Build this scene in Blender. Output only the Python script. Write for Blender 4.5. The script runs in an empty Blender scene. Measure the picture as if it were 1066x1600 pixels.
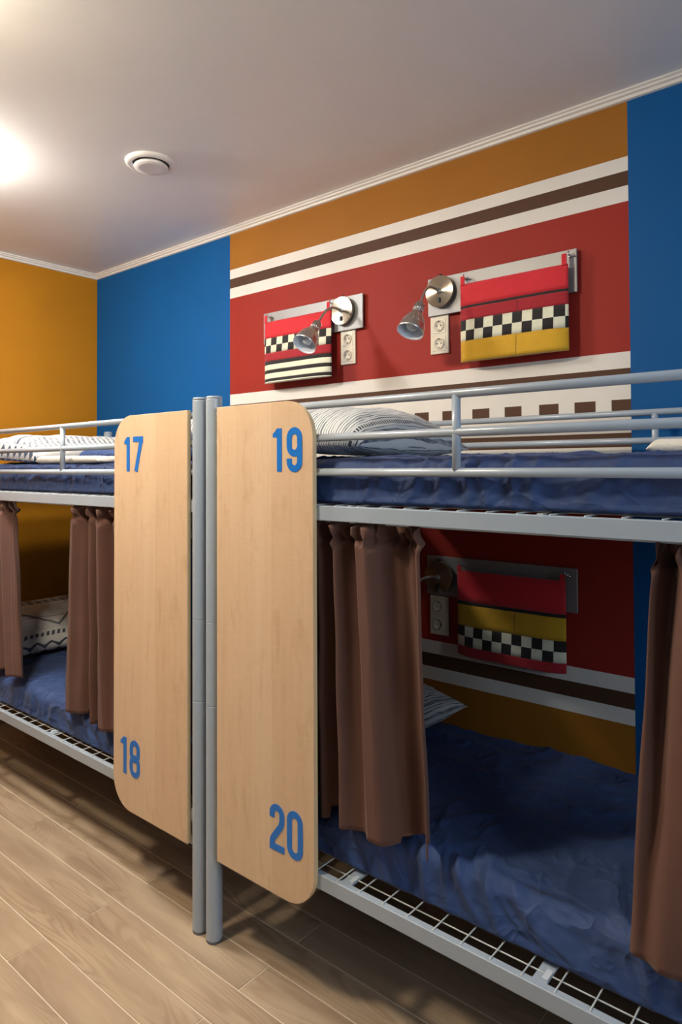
import bpy, bmesh, math, random
from mathutils import Vector, Matrix, noise
random.seed(7)
sc = bpy.context.scene
COL = sc.collection
PI = math.pi

# ------------------------------------------------------------------ camera
F_PX, CY_PX, YAW, PITCH, ROLL, CAM_H = 1050.24, 708.64, 0.693635, 0.0207966, 0.00440668, 1.48
cd = bpy.data.cameras.new('camera')
cam = bpy.data.objects.new('camera', cd); COL.objects.link(cam)
fw = Vector((-math.sin(YAW)*math.cos(PITCH), math.cos(YAW)*math.cos(PITCH), math.sin(PITCH)))
rt = Vector((math.cos(YAW), math.sin(YAW), 0)); dn = -rt.cross(fw)
r2 = math.cos(ROLL)*rt + math.sin(ROLL)*dn
d2 = -math.sin(ROLL)*rt + math.cos(ROLL)*dn
m = Matrix((r2, -d2, -fw)).transposed().to_4x4(); m.translation = (0, 0, CAM_H)
cam.matrix_world = m
cd.sensor_fit = 'HORIZONTAL'; cd.sensor_width = 36
cd.lens = 36*F_PX/1066; cd.shift_y = -(800-CY_PX)/1066; cd.clip_start = 0.02
sc.camera = cam

# ------------------------------------------------------------------ world, lights, exposure
LAMP_STRENGTH, LAMP2_STRENGTH = 80.0, 80.0
DAY_POWER = 18.0
sc.view_settings.view_transform = 'Standard'; sc.view_settings.look = 'None'
sc.view_settings.gamma = 1.0; sc.view_settings.use_curve_mapping = False
sc.view_settings.exposure = 1.40
w = bpy.data.worlds.new('sky'); sc.world = w; w.use_nodes = True
w.node_tree.nodes['Background'].inputs[0].default_value = (0.55, 0.68, 0.9, 1)
w.node_tree.nodes['Background'].inputs[1].default_value = 1.0
X_LEFT, X_RIGHT, Y_BACK, Y_FRONT, Z_CEIL = -4.043, 1.75, 2.36, -0.62, 2.75
WIN_Y0, WIN_Y1, WIN_Z0, WIN_Z1 = -0.15, 1.15, 1.25, 2.35
ld = bpy.data.lights.new('daylight', 'AREA'); ld.shape = 'RECTANGLE'
ld.size, ld.size_y = 1.1, 1.3; ld.energy = DAY_POWER; ld.color = (0.72, 0.86, 1.0)
lo = bpy.data.objects.new('daylight', ld); COL.objects.link(lo)
lo.location = (X_RIGHT+0.22, 0.5, 1.8); lo.rotation_euler = (0, PI/2, 0)

# ------------------------------------------------------------------ helpers
def lin(c):
    return tuple(((v/255)/12.92 if v/255 <= 0.04045 else ((v/255+0.055)/1.055)**2.4) for v in c) + (1.0,)

class NT:
    def __init__(s, name):
        s.m = bpy.data.materials.new(name); s.m.use_nodes = True
        s.t = s.m.node_tree; s.b = s.t.nodes['Principled BSDF']
    def node(s, typ, ins=None, **kw):
        n = s.t.nodes.new(typ)
        for k, v in kw.items(): setattr(n, k, v)
        for k, v in (ins or {}).items(): s.put(n.inputs[k], v)
        return n
    def put(s, sock, v):
        if isinstance(v, bpy.types.NodeSocket): s.t.links.new(v, sock)
        else: sock.default_value = v
    def math(s, op, a, b=0.0, c=None):
        n = s.t.nodes.new('ShaderNodeMath'); n.operation = op
        s.put(n.inputs[0], a); s.put(n.inputs[1], b)
        if c is not None: s.put(n.inputs[2], c)
        return n.outputs[0]
    def mix(s, f, a, b, blend='MIX'):
        n = s.t.nodes.new('ShaderNodeMix'); n.data_type = 'RGBA'; n.blend_type = blend
        s.put(n.inputs[0], f); s.put(n.inputs[6], a); s.put(n.inputs[7], b)
        return n.outputs[2]
    def coord(s, which='Object', scale=(1, 1, 1), loc=(0, 0, 0)):
        c = s.node('ShaderNodeTexCoord').outputs[which]
        return s.node('ShaderNodeMapping', {'Vector': c, 'Scale': scale, 'Location': loc}).outputs[0]
    def xyz(s, v):
        return s.node('ShaderNodeSeparateXYZ', {0: v}).outputs
    def noise(s, v, scale=5, detail=3, rough=0.5, dist=0.0):
        return s.node('ShaderNodeTexNoise', {'Vector': v, 'Scale': scale, 'Detail': detail, 'Roughness': rough, 'Distortion': dist}).outputs[0]
    def ramp(s, f, a, b, lo=0.0, hi=1.0):
        n = s.node('ShaderNodeMapRange', {0: f, 1: lo, 2: hi, 3: a, 4: b}); return n.outputs[0]
    def bump(s, h, strength=0.3, dist=0.01):
        n = s.node('ShaderNodeBump', {'Height': h, 'Strength': strength, 'Distance': dist})
        s.t.links.new(n.outputs[0], s.b.inputs['Normal'])
    def base(s, v): s.put(s.b.inputs['Base Color'], v)
    def set(s, **kw):
        for k, v in kw.items(): s.put(s.b.inputs[k.replace('_', ' ')], v)

def plain(name, rgb, rough=0.5, metal=0.0, **kw):
    n = NT(name); n.base(lin(rgb)); n.set(Roughness=rough, Metallic=metal)
    for k, v in kw.items(): n.set(**{k: v})
    return n.m

def paint(name, rgb, rough=0.6, var=0.05, spec=0.2):
    n = NT(name); c = n.coord()
    f = n.noise(c, 3.0, 4, 0.6)
    n.base(n.mix(n.ramp(f, 0, 1, 0.3, 0.7), tuple(v*(1-var) for v in lin(rgb)[:3])+(1,), tuple(min(1, v*(1+var)) for v in lin(rgb)[:3])+(1,)))
    n.set(Roughness=rough, Specular_IOR_Level=spec)
    n.bump(n.noise(c, 260.0, 2), 0.12, 0.002)
    return n.m

def wloc(o):
    l = Vector((0, 0, 0))
    while o is not None: l += o.location; o = o.parent
    return l

def thing(name, label, cat, loc=(0, 0, 0), group=None):
    o = bpy.data.objects.new(name, None); COL.objects.link(o); o.location = loc
    o.empty_display_size = 0.05
    o['label'] = label; o['category'] = cat
    if group: o['group'] = group
    return o

def obj(name, bm, mats, parent=None, smooth=False, base=False):
    """bmesh given in world coordinates -> one mesh object whose origin is its own centre (or base)"""
    if smooth:
        for f in bm.faces: f.smooth = True
    xs = [v.co for v in bm.verts]
    lo_ = Vector([min(v[i] for v in xs) for i in range(3)]); hi_ = Vector([max(v[i] for v in xs) for i in range(3)])
    c = (lo_+hi_)/2
    if base: c.z = lo_.z
    bmesh.ops.translate(bm, verts=bm.verts, vec=-c)
    me = bpy.data.meshes.new(name); bm.to_mesh(me); bm.free()
    for mt in (mats if isinstance(mats, (list, tuple)) else [mats]): me.materials.append(mt)
    o = bpy.data.objects.new(name, me); COL.objects.link(o)
    if parent is not None: o.parent = parent
    o.location = c - (wloc(parent) if parent is not None else Vector((0, 0, 0)))
    return o

def tag(o, label, cat, group=None):
    o['label'] = label; o['category'] = cat
    if group: o['group'] = group
    return o

def struct(name, bm, mats, smooth=False):
    o = obj(name, bm, mats, smooth=smooth); o['kind'] = 'structure'; return o

def share(src, name, loc, parent):
    o = bpy.data.objects.new(name, src.data); COL.objects.link(o); o.parent = parent
    o.location = Vector(loc) - wloc(parent); return o

def box(bm, x0, x1, y0, y1, z0, z1, bev=0.0, seg=1, mi=0):
    r = bmesh.ops.create_cube(bm, size=1.0)
    vs = r['verts']
    for v in vs:
        v.co = Vector((x0+(v.co.x+0.5)*(x1-x0), y0+(v.co.y+0.5)*(y1-y0), z0+(v.co.z+0.5)*(z1-z0)))
    fs = set(f for v in vs for f in v.link_faces)
    for f in fs: f.material_index = mi
    if bev > 0:
        es = list(set(e for v in vs for e in v.link_edges))
        bmesh.ops.bevel(bm, geom=es, offset=bev, segments=seg, profile=0.5, affect='EDGES')
    return bm

def B(*a, **k): return box(bmesh.new(), *a, **k)

def frame_for(d):
    d = d.normalized(); up = Vector((0, 0, 1)) if abs(d.z) < 0.95 else Vector((1, 0, 0))
    a = d.cross(up).normalized(); return a, d.cross(a).normalized()

def tube(bm, pts, r, n=12, cap=True, mi=0):
    pts = [Vector(p) for p in pts]; rs = r if isinstance(r, (list, tuple)) else [r]*len(pts)
    rings = []; a = b = None
    for i, p in enumerate(pts):
        d = pts[min(i+1, len(pts)-1)] - pts[max(i-1, 0)]
        if a is None: a, b = frame_for(d)
        else:
            dd = d.normalized(); a = (a - dd*a.dot(dd)).normalized(); b = dd.cross(a).normalized()
        rings.append([bm.verts.new(p + rs[i]*(math.cos(2*PI*k/n)*a + math.sin(2*PI*k/n)*b)) for k in range(n)])
    for i in range(len(rings)-1):
        for k in range(n):
            f = bm.faces.new((rings[i][k], rings[i][(k+1) % n], rings[i+1][(k+1) % n], rings[i+1][k])); f.smooth = True; f.material_index = mi
    if cap:
        for q in (list(reversed(rings[0])), rings[-1]):
            f = bm.faces.new(q); f.material_index = mi
    bmesh.ops.recalc_face_normals(bm, faces=bm.faces)
    return bm

def lathe(bm, prof, origin, axis, n=40, cap0=True, cap1=True, smooth=True, mi=0):
    """prof: list of (radius, distance along axis)"""
    o = Vector(origin); d = Vector(axis).normalized(); a, b = frame_for(d)
    rings = []
    for r, t in prof:
        if r < 1e-6: rings.append([bm.verts.new(o+d*t)])
        else: rings.append([bm.verts.new(o+d*t+r*(math.cos(2*PI*k/n)*a+math.sin(2*PI*k/n)*b)) for k in range(n)])
    nf = []
    for i in range(len(rings)-1):
        p, q = rings[i], rings[i+1]
        for k in range(n):
            k2 = (k+1) % n
            if len(p) == 1 and len(q) == 1: continue
            if len(p) == 1: nf.append(bm.faces.new((p[0], q[k2], q[k])))
            elif len(q) == 1: nf.append(bm.faces.new((p[k], p[k2], q[0])))
            else: nf.append(bm.faces.new((p[k], p[k2], q[k2], q[k])))
    if cap0 and len(rings[0]) > 1: nf.append(bm.faces.new(list(reversed(rings[0]))))
    if cap1 and len(rings[-1]) > 1: nf.append(bm.faces.new(rings[-1]))
    for f in nf: f.smooth = smooth; f.material_index = mi
    bmesh.ops.recalc_face_normals(bm, faces=bm.faces)
    return bm

def prism(bm, poly, y0, y1, bev=0.0, mi=0):
    """poly: (x, z) outline, extruded from y0 (front) to y1"""
    a = [bm.verts.new((x, y0, z)) for x, z in poly]; b = [bm.verts.new((x, y1, z)) for x, z in poly]
    n = len(poly); fs = [bm.faces.new(a), bm.faces.new(list(reversed(b)))]
    for i in range(n): fs.append(bm.faces.new((a[i], b[i], b[(i+1) % n], a[(i+1) % n])))
    for f in fs: f.material_index = mi
    bmesh.ops.recalc_face_normals(bm, faces=bm.faces)
    if bev:
        es = [e for e in bm.edges if len(e.link_faces) == 2 and e.calc_face_angle(0) > 1.0]
        bmesh.ops.bevel(bm, geom=es, offset=bev, segments=2, profile=0.5, affect='EDGES')
    return bm

# ------------------------------------------------------------------ materials
M = {}
M['blue'] = paint('blue wall paint', (4, 84, 144))
M['orange'] = paint('ochre wall paint', (176, 116, 20))
M['ochre2'] = paint('ochre panel paint', (158, 102, 32))
M['red'] = paint('red wall paint', (152, 44, 34))
M['white'] = paint('white wall paint', (226, 220, 210))
M['brown'] = paint('brown wall paint', (84, 58, 42))
M['plain_wall'] = paint('grey wall paint', (92, 94, 98))
M['ceiling'] = paint('ceiling paint', (238, 236, 232), 0.38, 0.02, 0.5)
M['cornice'] = plain('cornice plaster', (228, 220, 210), 0.45)
M['base'] = plain('baseboard wood', (150, 122, 95), 0.5)
M['grout'] = plain('tile grout', (214, 202, 184), 0.9)
M['metal'] = plain('grey powder coated steel', (158, 170, 182), 0.32, 0.0, Coat_Weight=0.25, Coat_Roughness=0.2)
M['foot'] = plain('dark grey foot plastic', (92, 94, 98), 0.5)
M['wire'] = plain('pale coated wire', (196, 200, 198), 0.35)
M['clip'] = plain('milky plastic clip', (196, 204, 210), 0.25)
M['bolt'] = plain('zinc bolt', (205, 205, 200), 0.25, 1.0)
M['chrome'] = plain('chrome', (220, 220, 222), 0.12, 1.0)
M['black'] = plain('black plastic', (18, 17, 17), 0.4)
M['number'] = plain('blue vinyl', (0, 108, 196), 0.4)
M['socket'] = plain('cream socket plastic', (224, 214, 192), 0.3)
M['socket_dark'] = plain('socket hole', (28, 26, 24), 0.6)
M['vent'] = plain('white vent enamel', (232, 228, 222), 0.35)
M['towel'] = None

def m_plank():
    n = NT('wood look tile')
    rnd = n.node('ShaderNodeObjectInfo').outputs['Random']
    c0 = n.node('ShaderNodeTexCoord').outputs['Object']
    off = n.node('ShaderNodeCombineXYZ', {0: n.math('MULTIPLY', rnd, 37.0), 1: n.math('MULTIPLY', rnd, 91.0), 2: n.math('MULTIPLY', rnd, 13.0)}).outputs[0]
    c = n.node('ShaderNodeVectorMath', {0: c0, 1: off}, operation='ADD').outputs[0]
    cs = n.node('ShaderNodeMapping', {'Vector': c, 'Scale': (1.5, 9.0, 1)}).outputs[0]
    field = n.noise(cs, 1.0, 1.5, 0.4, 0.6)
    rings = n.math('SINE', n.math('MULTIPLY', field, 95.0))
    mask = n.ramp(n.noise(n.node('ShaderNodeMapping', {'Vector': c, 'Scale': (2.2, 5, 1)}).outputs[0], 1.0, 2), 0, 1, 0.42, 0.62)
    fine = n.noise(n.node('ShaderNodeMapping', {'Vector': c, 'Scale': (6, 160, 1)}).outputs[0], 1.0, 3)
    tone = n.noise(n.node('ShaderNodeMapping', {'Vector': c, 'Scale': (2.0, 14, 1)}).outputs[0], 1.0, 3)
    col = n.mix(n.ramp(tone, 0, 1, 0.3, 0.7), lin((152, 131, 108)), lin((186, 165, 138)))
    col = n.mix(n.math('MULTIPLY', n.math('MULTIPLY', n.ramp(rings, 0, 1, -0.2, 1), mask), 0.5), col, lin((132, 106, 82)))
    col = n.mix(n.math('MULTIPLY', n.ramp(fine, 0, 1, 0.5, 0.8), 0.25), col, lin((150, 120, 90)))
    col = n.mix(n.ramp(rnd, 0.0, 0.35), col, lin((170, 144, 118)))
    n.base(col); n.set(Roughness=0.42)
    n.bump(n.math('ADD', fine, n.math('MULTIPLY', rings, 0.1)), 0.08, 0.003)
    return n.m
M['plank'] = m_plank()

def m_maple():
    n = NT('maple laminate')
    c = n.node('ShaderNodeTexCoord').outputs['Object']
    x = n.xyz(c)
    strip = n.math('FLOOR', n.math('MULTIPLY', n.math('ADD', x[0], 3.0), 12.5))
    wn = n.node('ShaderNodeTexWhiteNoise', {'W': strip}, noise_dimensions='1D').outputs[0]
    g = n.noise(n.node('ShaderNodeMapping', {'Vector': c, 'Scale': (70, 70, 2.2)}).outputs[0], 1.0, 4, 0.6, 0.3)
    g2 = n.noise(n.node('ShaderNodeMapping', {'Vector': c, 'Scale': (22, 22, 7.0)}).outputs[0], 1.0, 3, 0.5, 0.8)
    flame = n.noise(n.node('ShaderNodeMapping', {'Vector': c, 'Scale': (25, 25, 110)}).outputs[0], 1.0, 2)
    col = n.mix(n.ramp(wn, 0, 1), lin((206, 175, 142)), lin((214, 186, 154)))
    col = n.mix(n.math('MULTIPLY', n.ramp(g, 0, 1, 0.45, 0.8), 0.4), col, lin((192, 156, 120)))
    col = n.mix(n.math('MULTIPLY', n.ramp(g2, 0, 1, 0.55, 0.78), 0.45), col, lin((174, 134, 98)))
    col = n.mix(n.math('MULTIPLY', n.ramp(flame, 0, 1, 0.5, 0.8), 0.14), col, lin((240, 206, 166)))
    n.base(col); n.set(Roughness=0.4)
    return n.m
M['maple'] = m_maple()
M['maple_edge'] = plain('maple edge banding', (226, 198, 152), 0.4)

def m_cloth(name, rgb, rough=0.85, weave=900.0, wrinkle=14.0, ws=0.25, sheen=0.2, var=0.12):
    n = NT(name); c = n.node('ShaderNodeTexCoord').outputs['Object']
    a = lin(rgb)
    f = n.noise(c, wrinkle, 4, 0.6, 0.6)
    n.base(n.mix(f, tuple(v*(1-var) for v in a[:3])+(1,), tuple(min(1, v*(1+var)) for v in a[:3])+(1,)))
    n.set(Roughness=rough, Sheen_Weight=sheen, Sheen_Roughness=0.5)
    fine = n.noise(c, weave, 1)
    n.bump(n.math('ADD', n.math('MULTIPLY', f, 1.0), n.math('MULTIPLY', fine, 0.06)), ws, 0.012)
    return n.m
def m_sheet():
    n = NT('navy bed sheet'); c = n.node('ShaderNodeTexCoord').outputs['Object']
    warp = n.node('ShaderNodeTexNoise', {'Vector': c, 'Scale': 4.0, 'Detail': 2.0}).outputs['Color']
    cw = n.node('ShaderNodeVectorMath', {0: c, 1: n.node('ShaderNodeVectorMath', {0: warp, 1: (0.16, 0.16, 0.16)}, operation='MULTIPLY').outputs[0]}, operation='ADD').outputs[0]
    def crease(sc_, k):
        f = n.noise(n.node('ShaderNodeMapping', {'Vector': cw, 'Scale': sc_}).outputs[0], 1.0, 2.0, 0.5, 0.4)
        return n.math('MULTIPLY', n.math('POWER', n.math('MAXIMUM', n.math('SUBTRACT', 1.0, n.math('MULTIPLY', n.math('ABSOLUTE', n.math('SUBTRACT', f, 0.5)), 3.2)), 0.0), 2.0), k)
    h = n.math('ADD', crease((9, 7, 10), 1.0), n.math('ADD', crease((5, 11, 14), 0.6), n.math('MULTIPLY', n.noise(c, 700, 1), 0.02)))
    a = lin((50, 71, 116)); f = n.noise(c, 22, 3)
    n.base(n.mix(f, tuple(v*0.92 for v in a[:3])+(1,), tuple(v*1.08 for v in a[:3])+(1,)))
    n.set(Roughness=0.68, Sheen_Weight=0.04, Specular_IOR_Level=0.35); n.bump(h, 0.5, 0.011)
    return n.m
M['sheet'] = m_sheet()
M['curtain'] = m_cloth('brown curtain cloth', (92, 60, 48), 0.85, 500, 9, 0.12, 0.08)
M['towel'] = m_cloth('white terry towel', (232, 226, 212), 0.95, 1200, 30, 0.3, 0.3, 0.04)
M['bag_red'] = m_cloth('red canvas', (206, 30, 42), 0.8, 800, 20, 0.1)
M['bag_yellow'] = m_cloth('mustard canvas', (206, 158, 24), 0.8, 800, 20, 0.1)
M['bag_black'] = m_cloth('black canvas', (30, 24, 22), 0.85, 800, 20, 0.1)
M['bag_cream'] = m_cloth('cream canvas', (226, 224, 198), 0.85, 800, 20, 0.1)
M['bag_dark'] = m_cloth('crimson canvas', (160, 22, 34), 0.85, 800, 20, 0.1)

def m_brushed(name, rgb, rough, aniso, radial_axis=None, streak=None, metal=1.0):
    n = NT(name); n.base(lin(rgb)); n.set(Roughness=rough, Metallic=metal, Anisotropic=aniso)
    if radial_axis:
        t = n.node('ShaderNodeTangent', direction_type='RADIAL', axis=radial_axis)
        n.put(n.b.inputs['Tangent'], t.outputs[0]); n.set(Anisotropic_Rotation=0.25)
    if streak:
        c = n.coord('Object', streak)
        n.bump(n.noise(c, 1.0, 3), 0.06, 0.002)
    return n.m
M['steel'] = m_brushed('brushed steel plate', (150, 149, 148), 0.5, 0.0, None, (3, 3, 500), 0.55)
M['disc'] = m_brushed('turned steel disc', (176, 166, 150), 0.20, 0.96, 'Y')
M['head'] = m_brushed('satin steel shade', (196, 192, 188), 0.3, 0.3)
M['reflector'] = plain('white shade lining', (226, 232, 240), 0.35)
M['bulb'] = plain('frosted bulb glass', (236, 238, 240), 0.15, 0.0, Transmission_Weight=0.3)

def m_pillow_striped():
    n = NT('striped pillowcase'); uv = n.node('ShaderNodeTexCoord').outputs['UV']; x = n.xyz(uv)
    j = n.math('MULTIPLY', n.math('SUBTRACT', n.noise(n.node('ShaderNodeMapping', {'Vector': uv, 'Scale': (30, 3, 1)}).outputs[0], 1.0, 3), 0.5), 0.03)
    u = n.math('ADD', x[0], j)
    stripe = n.math('SINE', n.math('MULTIPLY', u, 2*PI*46))
    dens = n.noise(n.node('ShaderNodeMapping', {'Vector': uv, 'Scale': (14, 1.2, 1)}).outputs[0], 1.0, 2)
    brk = n.noise(n.node('ShaderNodeMapping', {'Vector': uv, 'Scale': (60, 9, 1)}).outputs[0], 1.0, 2)
    lo_ = n.ramp(dens, 0.75, -0.25, 0.35, 0.65)
    f = n.math('MULTIPLY', n.math('GREATER_THAN', stripe, lo_), n.ramp(brk, 0.45, 1.0, 0.35, 0.6))
    col = n.mix(f, lin((206, 210, 210)), lin((70, 84, 100)))
    # woven dash band close to the seam
    band = n.math('LESS_THAN', n.math('ABSOLUTE', n.math('SUBTRACT', x[0], 0.91)), 0.014)
    dash = n.math('GREATER_THAN', n.math('SINE', n.math('MULTIPLY', x[1], 2*PI*52)), -0.2)
    pale = n.math('LESS_THAN', n.math('ABSOLUTE', n.math('SUBTRACT', x[0], 0.91)), 0.026)
    col = n.mix(n.math('MULTIPLY', pale, 0.7), col, lin((200, 206, 208)))
    col = n.mix(n.math('MULTIPLY', band, dash), col, lin((36, 44, 60)))
    n.base(col); n.set(Roughness=0.85, Sheen_Weight=0.2)
    n.bump(n.noise(uv, 14, 4), 0.25, 0.02)
    return n.m
M['pillow_striped'] = m_pillow_striped()

def m_pillow_ornament(name, white, dark, upper):
    n = NT(name); uv = n.node('ShaderNodeTexCoord').outputs['UV']; x = n.xyz(uv)
    U = x[0]; V = x[1]
    W = lin(white); D = lin(dark)
    def band(c, h, q=U): return n.math('LESS_THAN', n.math('ABSOLUTE', n.math('SUBTRACT', q, c)), h)
    def tri(k, q=V, o=0.0): return n.math('ABSOLUTE', n.math('SUBTRACT', n.math('FRACT', n.math('ADD', n.math('MULTIPLY', q, k), o)), 0.5))   # 0..0.5
    def line(c, amp, k, wd, o=0.0): return n.math('LESS_THAN', n.math('ABSOLUTE', n.math('SUBTRACT', U, n.math('ADD', c, n.math('MULTIPLY', tri(k, V, o), amp)))), wd)
    def dashes(k, th, slant=0.0): return n.math('GREATER_THAN', n.math('SINE', n.math('MULTIPLY', n.math('ADD', V, n.math('MULTIPLY', U, slant)), 2*PI*k)), th)
    br = n.noise(n.node('ShaderNodeMapping', {'Vector': uv, 'Scale': (45, 25, 1)}).outputs[0], 1.0, 2)
    soft = n.ramp(br, 0.35, 0.95, 0.38, 0.62)
    col = W
    def lay(mask, k=1.0): 
        nonlocal col
        col = n.mix(n.math('MULTIPLY', mask, k), col, D)
    if upper:
        lay(line(0.56, 0.09, 8.0, 0.018)); lay(line(0.51, 0.09, 8.0, 0.010), 0.7)
        lay(n.math('MULTIPLY', n.math('MULTIPLY', band(0.79, 0.11), dashes(26, 0.0, 0.30)), soft))
        lay(n.math('MULTIPLY', band(0.93, 0.04), dashes(26, 0.1, -0.30)), 0.6)
        dm = n.math('ADD', n.math('MULTIPLY', n.math('ABSOLUTE', n.math('SUBTRACT', V, 0.0115)), 38.0), n.math('MULTIPLY', tri(9.5, U), 1.0))
        col = n.mix(n.math('LESS_THAN', V, 0.024), col, W)
        lay(n.math('LESS_THAN', dm, 0.40)); lay(band(0.026, 0.002, V), 0.6)
    else:
        lay(line(0.03, 0.06, 9.0, 0.012))
        lay(n.math('MULTIPLY', band(0.20, 0.065), n.ramp(dashes(15, 0.0), 0.55, 0.95)), 0.9)
        lay(n.math('MULTIPLY', band(0.55, 0.24), n.math('MULTIPLY', dashes(2, -2.0), n.ramp(soft, 0.0, 0.22, 0.35, 0.95))))
        lay(line(0.30, 0.86, 1.6, 0.020, 0.2), 0.85); lay(line(0.52, 0.10, 1.6, 0.008, 0.2), 0.6)
        lay(n.math('MULTIPLY', band(0.85, 0.028), dashes(24, -0.1, 0.3)))
        lay(line(0.95, 0.07, 9.0, 0.012))
    n.base(col); n.set(Roughness=0.85, Sheen_Weight=0.1)
    n.bump(n.noise(uv, 12, 4), 0.25, 0.02)
    return n.m
M['pillow_upper'] = m_pillow_ornament('zigzag pillowcase', (206, 206, 202), (58, 72, 92), True)
M['pillow_lower'] = m_pillow_ornament('triangle pillowcase', (196, 196, 196), (58, 68, 86), False)

# ------------------------------------------------------------------ room
T = 0.12
fl = struct('floor', B(X_LEFT, X_RIGHT, Y_FRONT, Y_BACK, -0.10, -0.0022), M['grout'])
PW, PL, GR = 0.1222, 1.333, 0.0034
protos = {}
row = -13
while 0.932+row*PW < Y_BACK:
    y0 = 0.932+row*PW; ya, yb = max(y0, Y_FRONT), min(y0+PW, Y_BACK)
    off = -2.095 if row % 2 == 0 else -1.468
    k = -3
    while off+k*PL < X_RIGHT:
        xa, xb = max(off+k*PL, X_LEFT), min(off+(k+1)*PL, X_RIGHT); k += 1
        if xb-xa < 0.03 or yb-ya < 0.02: continue
        key = (round(xb-xa, 3), round(yb-ya, 3))
        c = ((xa+xb)/2, (ya+yb)/2, -0.006)
        if key in protos: share(protos[key], 'plank', c, fl)
        else:
            hx, hy = key[0]/2-GR/2, key[1]/2-GR/2
            protos[key] = obj('plank', B(c[0]-hx, c[0]+hx, c[1]-hy, c[1]+hy, -0.012, 0.0, bev=0.0012), M['plank'], fl)
    row += 1

SX0, SX1 = -2.725, -0.692
def wall_face(bm, x0, x1, z0, z1, mi):
    f = bm.faces.new([bm.verts.new(p) for p in ((x0, Y_BACK, z0), (x1, Y_BACK, z0), (x1, Y_BACK, z1), (x0, Y_BACK, z1))]); f.material_index = mi
bm = bmesh.new()
box(bm, X_LEFT-T, X_RIGHT+T, Y_BACK+0.001, Y_BACK+T, -0.1, Z_CEIL+0.1, mi=0)
wall_face(bm, X_LEFT, SX0, 0, Z_CEIL, 0); wall_face(bm, SX1, X_RIGHT, 0, Z_CEIL, 0)
bands = [(Z_CEIL, 2.532, 1), (2.532, 2.483, 3), (2.483, 2.433, 4), (2.433, 2.379, 3), (2.379, 1.868, 2), (1.868, 1.812, 3), (1.812, 1.762, 4),
         (1.762, 1.7065, 3), (1.6675, 1.593, 3), (1.593, 1.545, 4), (1.545, 1.40, 3), (1.40, 0.773, 2), (0.773, 0.720, 3), (0.720, 0.666, 4), (0.666, 0.613, 3), (0.613, 0.0, 1)]
for z1, z0, mi in bands: wall_face(bm, SX0, SX1, z0, z1, mi)
x = SX1; flip = True
edges = [SX1, -0.756, -0.810, -0.884, -0.942, -1.015, -1.084, -1.152, -1.216, -1.290, -1.362, -1.426, -1.491, -1.560]
while edges[-1] > SX0+0.08: edges.append(edges[-1]-0.068)
edges.append(SX0)
for i in range(len(edges)-1):
    wall_face(bm, edges[i+1], edges[i], 1.6675, 1.7065, 4 if i % 2 == 0 else 3)
bmesh.ops.recalc_face_normals(bm, faces=bm.faces)
for f in bm.faces:
    if abs(f.normal.y) > 0.9 and abs(f.calc_center_median().y-Y_BACK) < 1e-5 and f.normal.y > 0: f.normal_flip()
struct('wall_back', bm, [M['blue'], M['ochre2'], M['red'], M['white'], M['brown']])
struct('wall_left', B(X_LEFT-T, X_LEFT, Y_FRONT-T, Y_BACK, -0.1, Z_CEIL+0.1), M['orange'])
struct('wall_front', B(X_LEFT, X_RIGHT+T, Y_FRONT-T, Y_FRONT, -0.1, Z_CEIL+0.1), M['plain_wall'])
bm = bmesh.new()
box(bm, X_RIGHT, X_RIGHT+T, Y_FRONT, WIN_Y0, -0.1, Z_CEIL+0.1); box(bm, X_RIGHT, X_RIGHT+T, WIN_Y1, Y_BACK, -0.1, Z_CEIL+0.1)
box(bm, X_RIGHT, X_RIGHT+T, WIN_Y0, WIN_Y1, -0.1, WIN_Z0); box(bm, X_RIGHT, X_RIGHT+T, WIN_Y0, WIN_Y1, WIN_Z1, Z_CEIL+0.1)
struct('wall_right', bm, M['plain_wall'])
struct('ceiling', B(X_LEFT, X_RIGHT, Y_FRONT, Y_BACK, Z_CEIL, Z_CEIL+0.1), M['ceiling'])
# window in the end wall
n = NT('window glass'); tr = n.node('ShaderNodeBsdfTransparent'); gl = n.node('ShaderNodeBsdfGlossy', {'Roughness': 0.02})
mx = n.node('ShaderNodeMixShader', {0: 0.06, 1: tr.outputs[0], 2: gl.outputs[0]})
n.t.links.new(mx.outputs[0], n.t.nodes['Material Output'].inputs[0]); M['glass'] = n.m
bm = bmesh.new(); xa, xb = X_RIGHT+0.03, X_RIGHT+0.09; ym = (WIN_Y0+WIN_Y1)/2
for a, b, c, d in ((WIN_Y0, WIN_Y0+0.06, WIN_Z0, WIN_Z1), (WIN_Y1-0.06, WIN_Y1, WIN_Z0, WIN_Z1), (ym-0.04, ym+0.04, WIN_Z0+0.06, WIN_Z1-0.06),
                   (WIN_Y0+0.06, WIN_Y1-0.06, WIN_Z0, WIN_Z0+0.06), (WIN_Y0+0.06, WIN_Y1-0.06, WIN_Z1-0.06, WIN_Z1)):
    box(bm, xa, xb, a, b, c, d)
win = struct('window_1', bm, M['cornice'])
for a, b in ((WIN_Y0+0.06, ym-0.04), (ym+0.04, WIN_Y1-0.06)):
    obj('pane', B(xa+0.025, xa+0.031, a, b, WIN_Z0+0.06, WIN_Z1-0.06), M['glass'], win)

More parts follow.
